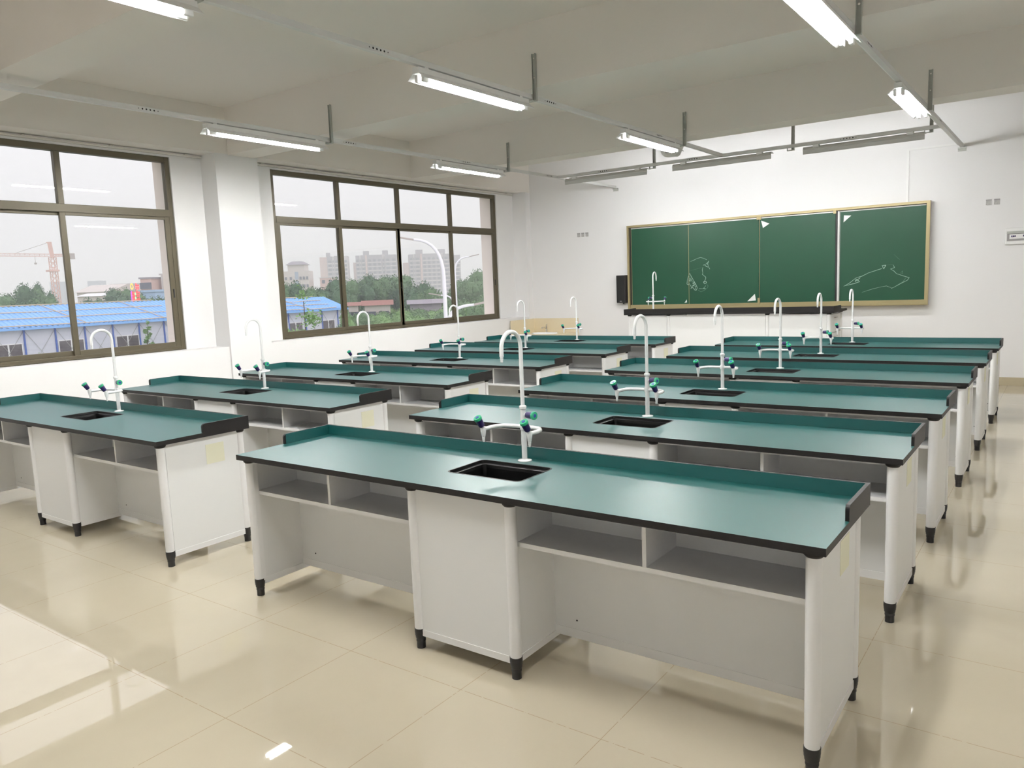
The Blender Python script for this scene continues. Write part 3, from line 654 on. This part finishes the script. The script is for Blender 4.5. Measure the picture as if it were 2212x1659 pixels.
# ------------------------------------------------------------------ outdoors
GZ = -6.5
def gs(o, lab=None): return struct(o, lab)
b = mb('ground').box(-1500, -5.9, -700, 1500, GZ-.5, GZ); tag(b.build('ground'), 'flat green ground outside below the windows', 'ground', None, 'stuff')
tag(mb('asphalt').box(-22, -12, -80, 120, GZ, GZ+.03).build('road'), 'grey road outside, far below the windows', 'road', None, 'stuff')
def prefab(y0, y1, XF, ze, zr, dep, col0, cstep, wins, lab):
    r = empty('prefab_building', (XF, (y0+y1)/2, GZ)); tag(r, lab, 'building'); yc = (y0+y1)/2; h = ze-GZ; hr = zr-GZ; L_ = (y1-y0)/2
    mb('prefab_wall').prism([(0, 0), (0, h), (-dep, hr-.05), (-2*dep, h), (-2*dep, 0)], 'y', -L_+.15, L_-.15).build('wall', r)
    b = mb('roof_blue')
    def strip(u0, z0, u1, z1):
        n = max(4, int(2*L_/.32)); 
        for k in range(n):                                         # corrugated sheet
            a = -L_+2*L_*k/n; c = a+2*L_/n
            b.prism([(a, z0), (a+(c-a)*.5, z0), (a+(c-a)*.62, z0+.05), (a+(c-a)*.88, z0+.05), (c, z0), (c, z0-.03), (a, z0-.03)], 'x', u0, u1) if False else None
        q = len(b.v); P = []
        for k in range(n):
            a = -L_+2*L_*k/n; d = 2*L_/n
            P += [(a, 0), (a+d*.45, 0), (a+d*.55, .045), (a+d*.9, .045)]
        P.append((L_, 0))
        for (u, z) in ((u0, z0), (u1, z1)): b.v += [(u, y, z+e) for y, e in P]
        m_ = len(P)
        for k in range(m_-1): b.face([q+k, q+k+1, q+m_+k+1, q+m_+k])
    strip(.45, h+.02, -dep, hr+.08); strip(-dep, hr+.08, -2*dep-.45, h+.02)
    b.box(.43, .47, -L_, L_, h-.12, h+.03)
    rf = b.build('roof', r, fix=False)
    k = col0; 
    while k < y1+.05:
        if k > y0:
            mb('prefab_blue').box(0, .07, k-yc-.045, k-yc+.045, 0, h).build('column', r)
            if k+cstep < y1+.05:
                for z0, z1 in ((h-.15, h-2.85),):
                    q = mb('galvanised').tube([(.05, k-yc, z0), (.05, k+cstep-yc, z1)], .012, 6); q.build('cross_brace', r)
                    q = mb('galvanised').tube([(.05, k-yc, z1), (.05, k+cstep-yc, z0)], .012, 6); q.build('cross_brace', r)
        k += cstep
    for a, c in wins:
        wn = mb('white_plastic').box(.0, .04, a-yc-.06, c-yc+.06, h-1.90, h-.92).build('window', r)
        mb('prefab_glass').box(.04, .05, a-yc, (a+c)/2-yc-.05, h-1.84, h-.98).build('pane', wn)
        mb('prefab_glass').box(.04, .05, (a+c)/2-yc+.05, c-yc, h-1.84, h-.98).build('pane', wn)
    random.seed(3)
    for t in (0, .33, .66, 1.0):                                    # poles lashed along the roof
        u = .35+(-dep-.35)*t; z = h+.12+(hr-h)*t
        mb('bamboo').tube([(u, -L_+.2+L_*.25*i, z+random.uniform(-.02, .05)) for i in range(8)], .035, 6).build('roof_pole', r)
    y = -L_+1.2
    while y < L_:
        mb('bamboo').tube([(.4, y+.9, h+.14), (-dep, y-.2, hr+.2)], .03, 6).build('roof_pole', r); y += 5.4
    return r
prefab(4, 32.5, -48.9, .16, 1.38, 3.6, 7.72, 1.83, [(6.0, 7.4), (9.7, 11.2), (13.4, 14.9), (17.0, 18.5), (20.7, 22.2), (24.4, 25.9), (28.1, 29.6)], 'long white prefab building with a blue roof, seen through the nearer window')
prefab(33.2, 44.95, -48.9, .14, 1.10, 2.7, 35.2, 1.77, [(35.3, 36.6), (38.75, 40.1), (42.3, 43.6)], 'white prefab building with a blue roof and open gable end, seen through the farther window')
# --- leaf cluster trees
def crown_mesh(name, m, seed, n=1500, fl=.22):
    rnd = random.Random(seed); b = mb(m)
    lob = [(rnd.uniform(-.5, .5), rnd.uniform(-.5, .5), rnd.uniform(-.75, .62), rnd.uniform(.32, .52)) for _ in range(13)]
    for cx, cy, cz, r_ in lob:
        q = len(b.v); seg, rg = 9, 6
        for i in range(rg+1):
            for j in range(seg):
                t = PI*i/rg; p = 2*PI*j/seg; k = r_*rnd.uniform(.7, .95)
                b.v.append((cx+k*math.sin(t)*math.cos(p), cy+k*math.sin(t)*math.sin(p), cz+k*math.cos(t)))
        for i in range(rg):
            for j in range(seg): b.face([q+i*seg+j, q+i*seg+(j+1)%seg, q+(i+1)*seg+(j+1)%seg, q+(i+1)*seg+j])
    for _ in range(n):
        cx, cy, cz, r_ = rnd.choice(lob)
        d = Vector((rnd.gauss(0, 1), rnd.gauss(0, 1), rnd.gauss(0, 1))).normalized(); c = Vector((cx, cy, cz))+d*r_*rnd.uniform(.85, 1.12)
        a = Vector((rnd.gauss(0, 1), rnd.gauss(0, 1), rnd.gauss(0, .6))).normalized(); e = a.cross(d+Vector((rnd.gauss(0, .4),)*3)).normalized(); s_ = fl*rnd.uniform(.35, .75)
        q = len(b.v); b.v += [tuple(c-a*s_), tuple(c+e*s_*.45), tuple(c+a*s_), tuple(c-e*s_*.45)]; b.face([q, q+1, q+2, q+3])
    o = b.build(name, None, fix=False); me = o.data; bpy.data.objects.remove(o); return me
LEAF = {k: [crown_mesh('crown', k, s, 4200, .085) for s in (1, 2, 3)] for k in ('leaf_dark', 'leaf_mid', 'leaf_bright')}
tk = mb('bark').tube([(0, 0, 0), (.05, .02, .35), (0, .04, .7), (.02, 0, 1)], [.07, .055, .05, .03], 7).build('trunk'); TK = tk.data; bpy.data.objects.remove(tk)
def tree(name, x, y, top, rx, rz, m, lab, cat, grp, k, trunk=True):
    r = empty(name, (x, y, GZ)); tag(r, lab, cat, grp)
    c = bpy.data.objects.new('crown', LEAF[m][k % 3]); C.objects.link(c); c.parent = r
    c.scale = (rx, rx, rz); c.location = (0, 0, top-GZ-rz*.98); c.rotation_euler.z = k*1.3
    if trunk:
        t = bpy.data.objects.new('trunk', TK); C.objects.link(t); t.parent = r; t.scale = (2.2, 2.2, max(1, top-GZ-rz))
    return r
for k, (x, y, z, rr) in enumerate(TREES):
    far = y < 54
    m_ = 'leaf_dark' if (k*7) % 3 else 'leaf_mid'
    L_ = 'dark leafy tree behind the blue-roofed prefab, in the belt seen through the nearer window' if far else 'leafy tree of the dense green belt in front of the tower blocks'
    if k >= len(TREES)-8: L_ = 'green tree beside the outer window reveal, right of the street lights'; m_ = 'leaf_mid'
    g = 'trees behind the nearer prefab' if far else ('trees right of the street lights' if k >= len(TREES)-8 else 'tree belt before the tower blocks')
    tree('broadleaf_tree', x, y, z, rr*1.75, 3.0+rr*.5, m_, L_, 'tree', g, k)
for k, (x, y, z, rr) in enumerate(BUSH):
    tree('bush', x, y, z, rr*2.0, 2.4, 'leaf_bright' if k % 3 else 'leaf_mid', 'bright green bush of the rough ground below the tree belt', 'bush', 'bushes below the tree belt', k, False)
# sapling, climber and shrub near the prefabs
def sapling(name, x, y, z0, z1, spread, n, lab, cat, seed, lean=0):
    rnd = random.Random(seed); r = empty(name, (x, y, z0)); tag(r, lab, cat); h = z1-z0
    b = mb('bark').tube([(0, 0, 0), (lean*.3, lean*.3, h*.5), (lean, lean, h*.97)], [.05, .035, .015], 7); tips = []
    for k in range(9):
        t = .25+.7*k/9; a = k*2.4; L_ = spread*(1.05-t*.8); p = (lean*t, lean*t, h*t); q = (lean*t+math.cos(a)*L_, lean*t+math.sin(a)*L_, h*t+L_*.35)
        b.tube([p, q], [.018, .008], 5); tips += [Vector(p).lerp(Vector(q), s) for s in (.5, .75, 1)]
    tips.append(Vector((lean, lean, h)))
    b.build('stem', r); b = mb('leaf_bright')
    for _ in range(n):
        c = rnd.choice(tips)+Vector((rnd.gauss(0, 1), rnd.gauss(0, 1), rnd.gauss(0, 1)))*.13*spread/1.0
        a = Vector((rnd.gauss(0, 1), rnd.gauss(0, 1), rnd.gauss(0, .5))).normalized(); e = a.orthogonal().normalized(); s_ = rnd.uniform(.05, .10)
        q = len(b.v); b.v += [tuple(c-a*s_), tuple(c+e*s_*.5), tuple(c+a*s_), tuple(c-e*s_*.5)]; b.face([q, q+1, q+2, q+3])
    b.build('foliage', r, fix=False); return r
sapling('sapling', -19.7, 16.6, GZ, 1.55, 1.15, 1500, 'slender young tree with airy leaves in front of the farther prefab', 'tree', 5)
sapling('shrub', -40.5, 16.3, GZ, -1.35, 1.2, 900, 'small green shrub at the lower left edge of the nearer window', 'shrub', 6)
sapling('climbing_plant', -47.9, 25.9, -3.0, .0, .45, 900, 'green climbing plant on a column of the nearer prefab', 'plant', 8, .15)
# --- street lights
def street_light(x, y, zt, arm, r0, label, arm2=None):
    r = empty('street_light', (x, y, GZ)); tag(r, label, 'street light', 'white curved street lights'); h = zt-GZ
    mb('lamp_white').lathe([(r0*1.5, 0), (r0*1.45, .5), (r0*1.2, .6), (r0, h)], n=14).build('pole', r)
    for A in [arm]+([arm2] if arm2 else []):
        dx, dy, dz = A; pts = []
        for k in range(9):
            t = k/8; s_ = t*t*(3-2*t)*.4+t*t*.6; pts.append((dx*(t**2.0), dy*(t**2.0), h+dz*(1-(1-t)**1.9)))
        a = mb('lamp_white').tube(pts, [r0*(1-.35*k/8) for k in range(9)], 10).build('arm', r)
        e = Vector(pts[-1]); d = Vector((dx, dy, 0)).normalized()
        mb('crane_grey').bar(e, e+d*.62+Vector((0, 0, .12)), .16, .05).build('lamp_head', a)
street_light(-14.7, 18.85, 1.95, (-.75, -.66, 1.38), .07, 'tall white street light curving left, nearest the farther window')
street_light(-28.5, 36.0, 2.5, (.75, .62, 1.0), .07, 'thin white street light curving right, beside the outer window reveal')
street_light(-9.45, 12.86, .72, (.50, .44, .42), .052, 'low white street light with a thick arm reaching right', None)
street_light(-22.25, 28.25, .80, (-.45, -.40, .42), .05, 'low white street light reaching left behind the tall one')
# --- tower crane
r = empty('tower_crane', (-197.6, 86.8, GZ)); tag(r, 'red lattice tower crane on the skyline', 'crane'); zj = 20.1
def lattice(p, q, w_, n, th):
    b = mb('crane_red'); p = Vector(p); q = Vector(q); t = (q-p).normalized(); a = t.orthogonal().normalized(); a = Vector((0, 1, 0)) if abs(t.z) > .9 else Vector((0, 0, 1)); c = t.cross(a).normalized()
    K = [a*w_/2+c*w_/2, a*w_/2-c*w_/2, -a*w_/2-c*w_/2, -a*w_/2+c*w_/2]
    for k in K: b.bar(p+k, q+k, th)
    for i in range(n):
        u, v = p.lerp(q, i/n), p.lerp(q, (i+1)/n)
        for j in range(4): b.bar(u+K[j], v+K[(j+1) % 4], th*.7); b.bar(v+K[j], v+K[(j+1) % 4], th*.7)
    return b
lattice((0, 0, 0), (0, 0, zj-1), 1.25, 16, .13).build('mast', r)
lattice((-.1, -.6, zj-.5), (-4, -12, zj-.2), .6, 12, .08).build('jib', r)
lattice((.1, .4, zj-.5), (1.6, 3.8, zj-.5), .5, 4, .14).build('counter_jib', r)
mb('crane_grey').box(1.3, 2.2, 3.3, 4.3, zj-1.5, zj-.1).build('counterweight', r)
mb('crane_red').bar((0, 0, zj-1), (-.1, -.25, zj+2.7), .9, .9).bar((-.1, -.25, zj+2.6), (-.1, -1.0, zj+2.5), .2).build('apex', r)
mb('crane_red').box(-1, 1, -1.4, .9, zj-4.4, zj-4.0).build('climbing_frame', r)
mb('crane_grey').tube([(-.1, -.4, zj+2.6), (-2.4, -7, zj+.1)], .05, 5).tube([(-1.2, -3.4, zj-.5), (-1.2, -3.4, zj-2.2)], .04, 5).box(-1.4, -1.0, -3.6, -3.2, zj-2.6, zj-2.2).build('hook', r)
# --- tower blocks
def windows_grid(parent, x, ys, zs, wy, wz, m_='tower_window'):
    b = mb(m_)
    for y in ys:
        for z in zs: b.box(x, x+.25, y-wy/2, y+wy/2, z, z+wz)
    return b.build('window_rows', parent)
def block(x, y, rz, segs, h, lab, pink=0):
    r = empty('tower_block', (x, y, GZ), rz); tag(r, lab, 'tower block', 'hazy tower blocks')
    w_ = sum(s_[0] for s_ in segs); yy = -w_/2
    for (wd, dh, dx, m_) in segs:
        o = mb(m_).box(-12+dx, dx, yy, yy+wd-.05, 0, h+dh).build('wing', r)
        if m_ != 'tower_pink':
            nb = max(1, int(wd/3.2)); ys = [yy+wd*(i+.5)/nb for i in range(nb)]
            windows_grid(o, dx, ys, [2.2+3.05*k for k in range(int((h+dh-3)/3.05))], wd/nb*.55, 1.7)
            q = mb('tower_pale')
            for k in range(int((h+dh-3)/3.05)): q.box(dx+.01, dx+.5, yy+.3, yy+wd-.35, 1.2+3.05*k, 2.0+3.05*k)
            q.build('balcony_rows', o)
        yy += wd
    mb('tower_grey').box(-8, -3, -w_*.28, -w_*.16, h, h+3.4).box(-8, -3, w_*.12, w_*.24, h, h+3.4).build('lift_tower', r)
    return r
G_, P_, Q_ = 'tower_grey', 'tower_pale', 'tower_pink'
ang = -.82
block(-446, 395.5, -.85, [(5.5, 0, 0, Q_), (4, .4, 1.0, G_), (1.2, .2, 1.6, P_), (7, .8, 0, G_), (3, .4, .8, P_)], 34, 'hazy tower block with a pink gable, leftmost of the tall blocks')
block(-424.5, 419, -.80, [(2.2, -5, -4, Q_), (3, 0, 0, G_), (1, 0, .9, P_), (3.2, .2, -.6, G_), (1.3, .1, .9, Q_), (11, .2, 0, G_), (2.2, .4, -1.5, P_), (9, 0, 0, G_), (3, -.5, .5, P_)], 34.5, 'wide hazy grey tower block in the middle of the skyline')
block(-393.5, 447, -.76, [(4, -6, -4, Q_), (3, 0, 0, G_), (1, 0, .9, P_), (4.5, .2, -.6, G_), (1.3, .1, .9, Q_), (14, .2, 0, G_), (2.2, .4, -1.5, P_), (8, -.3, 0, G_), (5, -1.5, .5, G_)], 34, 'wide hazy grey tower block behind the street lights, rightmost on the skyline')
# stepped pinkish building
r = empty('office_building', (-230.1, 185.8, GZ), -.9); tag(r, 'stepped pinkish building with a hipped grey roof, left on the skyline', 'building')
o = mb('plaster_pale').box(-8, 0, -4.9, 4.6, 0, 16.3).build('wall', r); mb('plaster_pale').box(-7, -.4, -3.0, 3.2, 16.3, 18.6).build('upper_storey', r)
mb('tower_grey').rings([[(-8, -3.6, 18.6), (.4, -3.6, 18.6), (.4, 3.8, 18.6), (-8, 3.8, 18.6)], [(-6, -1.7, 19.9), (-1.6, -1.7, 19.9), (-1.6, 1.9, 19.9), (-6, 1.9, 19.9)]], smooth=False).build('roof', r)
windows_grid(o, 0, (-3.8, -2.0, 1.6, 2.8, 4.0), [1.5+2.9*k for k in range(5)], .7, 1.1); mb('far_blue').box(0, .3, -.4, .8, 9, 16).build('glass_bay', o)
b = mb('tower_pale')
for k in range(5): b.box(0, .5, -1.2, 1.0, 1+2.9*k, 1.6+2.9*k)
b.build('balcony_rows', o)
# lower buildings
def low(x, y, rz, w_, d_, z1, m_, roof, lab, rows=2, rh=.8, cat='building', flat_=False, win='tower_window'):
    r = empty('low_building', (x, y, GZ), rz); tag(r, lab, cat, 'distant low buildings'); h = z1-GZ
    o = mb(m_).box(-d_, 0, -w_/2, w_/2, 0, h).build('wall', r)
    if flat_: mb(roof).box(-d_-.2, .2, -w_/2-.2, w_/2+.2, h, h+.3).build('roof', r)
    else: mb(roof).prism([(.4, h), (-d_/2, h+rh), (-d_-.4, h)], 'y', -w_/2-.4, w_/2+.4).build('roof', r)
    if rows: windows_grid(o, 0, [-w_/2+w_*(i+.5)/max(2, int(w_/2.4)) for i in range(max(2, int(w_/2.4)))], [h-1.9-2.9*k for k in range(rows)], 1.1, 1.2, win)
    return r
low(-62.6, 58.6, -.8, 1.1, 3, -.05, 'plaster_pale', 'roof_red', 'small red-roofed pale house below the tower blocks, left one', 1, .4)
low(-60.9, 60.7, -.8, 2.9, 3, -.1, 'plaster_pale', 'roof_red', 'red-roofed pale house below the tower blocks, right one', 1, .55)
low(-60.2, 68.2, -.8, 3.8, 3, -.25, 'tower_grey', 'tower_grey', 'long low grey shed behind the street lights', 0, .5)
low(-149, 72, -1.15, 7.4, 9, 3.4, 'plaster_pale', 'plaster_pale', 'pale barrel-roofed hall beyond the nearer prefab', 0, 1.4)
low(-131.6, 62.8, -1.15, 4.6, 5, 2.5, 'plaster_pale', 'lamp_white', 'pale low shed just over the nearer blue roof', 0, .5)
low(-173, 90.8, -1.1, 6.5, 8, 5.1, 'plaster_pale', 'tower_pale', 'cream block beyond the trees left of the neon sign', 1, .5, flat_=True)
low(-136.4, 75.6, -1.1, 2.2, 6, 5.4, 'tower_pink', 'tower_grey', 'reddish block just right of the neon sign', 2, .5, flat_=True)
low(-133.6, 79.5, -1.1, 5.2, 6, 6.0, 'tower_pale', 'tower_pale', 'pale four-storey block beside the nearer window reveal', 3, .5, flat_=True)
low(-101.3, 56.2, -1.1, 2.2, 4, 2.6, 'shed_blue', 'shed_blue', 'small blue shed behind the neon sign', 0, .3, flat_=True)
low(-223, 194.2, -.9, 5.2, 8, 6.8, 'tower_pink', 'tower_pale', 'low reddish building at the foot of the leftmost tower block', 1, .5, flat_=True)
low(-263, 135, -1.1, 15, 8, 5.2, 'tower_pink', 'roof_red', 'row of far reddish roofs on the horizon', 1, 1)
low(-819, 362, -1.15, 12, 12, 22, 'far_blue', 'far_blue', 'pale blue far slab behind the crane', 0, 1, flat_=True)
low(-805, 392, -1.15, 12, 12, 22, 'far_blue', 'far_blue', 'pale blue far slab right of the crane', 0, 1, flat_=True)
# neon sign
r = empty('neon_sign', (-75.6, 40.5, GZ), -1.08+PI/2*0); tag(r, 'glowing red and multicoloured neon sign above the blue roof', 'sign')
def Z(v): return v-GZ
b = mb('crane_grey').tube([(-.1, -.1, 0), (-.1, -.1, Z(3.2))], .06, 6).box(-.16, -.06, -.55, .55, Z(1.0), Z(1.1)); b.build('post', r)
b = mb('neon_yellow'); b.rings([[(0+.02*s_, -.34+.17*q*math.cos(a), Z(3.0)+.33*q*math.sin(a)) for a in [2*PI*i/20 for i in range(20)]] for s_, q in ((0, .6), (0, 1), (1, 1), (1, .6))], closed_ends=False).build('neon_oval', r)
rnd = random.Random(4)
for m_, yc, z0, z1, n_ in (('neon_red', .28, 1.45, 3.35, 5), ('neon_red', -.26, 1.1, 2.5, 4)):
    for k in range(n_):
        zc = z1-(z1-z0)*(k+.5)/n_; hh = (z1-z0)/n_*.42; b = mb(m_)
        for _ in range(3): z = zc+rnd.uniform(-hh, hh); b.box(0, .05, yc-.20, yc+.20, Z(z)-.03, Z(z)+.03)
        for _ in range(2): y = yc+rnd.uniform(-.15, .15); b.box(.001, .051, y-.03, y+.03, Z(zc-hh), Z(zc+hh))
        b.build('neon_character', r)
mb('neon_purple').box(0, .04, -.50, -.42, Z(1.2), Z(2.5)).build('neon_bar', r)
for k in range(3): mb('neon_green').box(0, .05, -.08, .04, Z(1.25+.42*k), Z(1.5+.42*k)).build('neon_light', r)
# --- haze over the town
b = mb('ground').box(-1300, -9, -700, 1400, GZ+.05, 260).build('haze'); tag(b, 'thin pale haze over the town outside', 'haze', None, 'stuff')
m = bpy.data.materials.new('haze'); m.use_nodes = True; N = m.node_tree.nodes; N.clear(); o_ = N.new('ShaderNodeOutputMaterial'); v = N.new('ShaderNodeVolumeScatter')
v.inputs['Color'].default_value = (.97, .97, 1, 1); v.inputs['Density'].default_value = .0016; v.inputs['Anisotropy'].default_value = 0
m.node_tree.links.new(v.outputs[0], o_.inputs['Volume']); b.data.materials.clear(); b.data.materials.append(m)
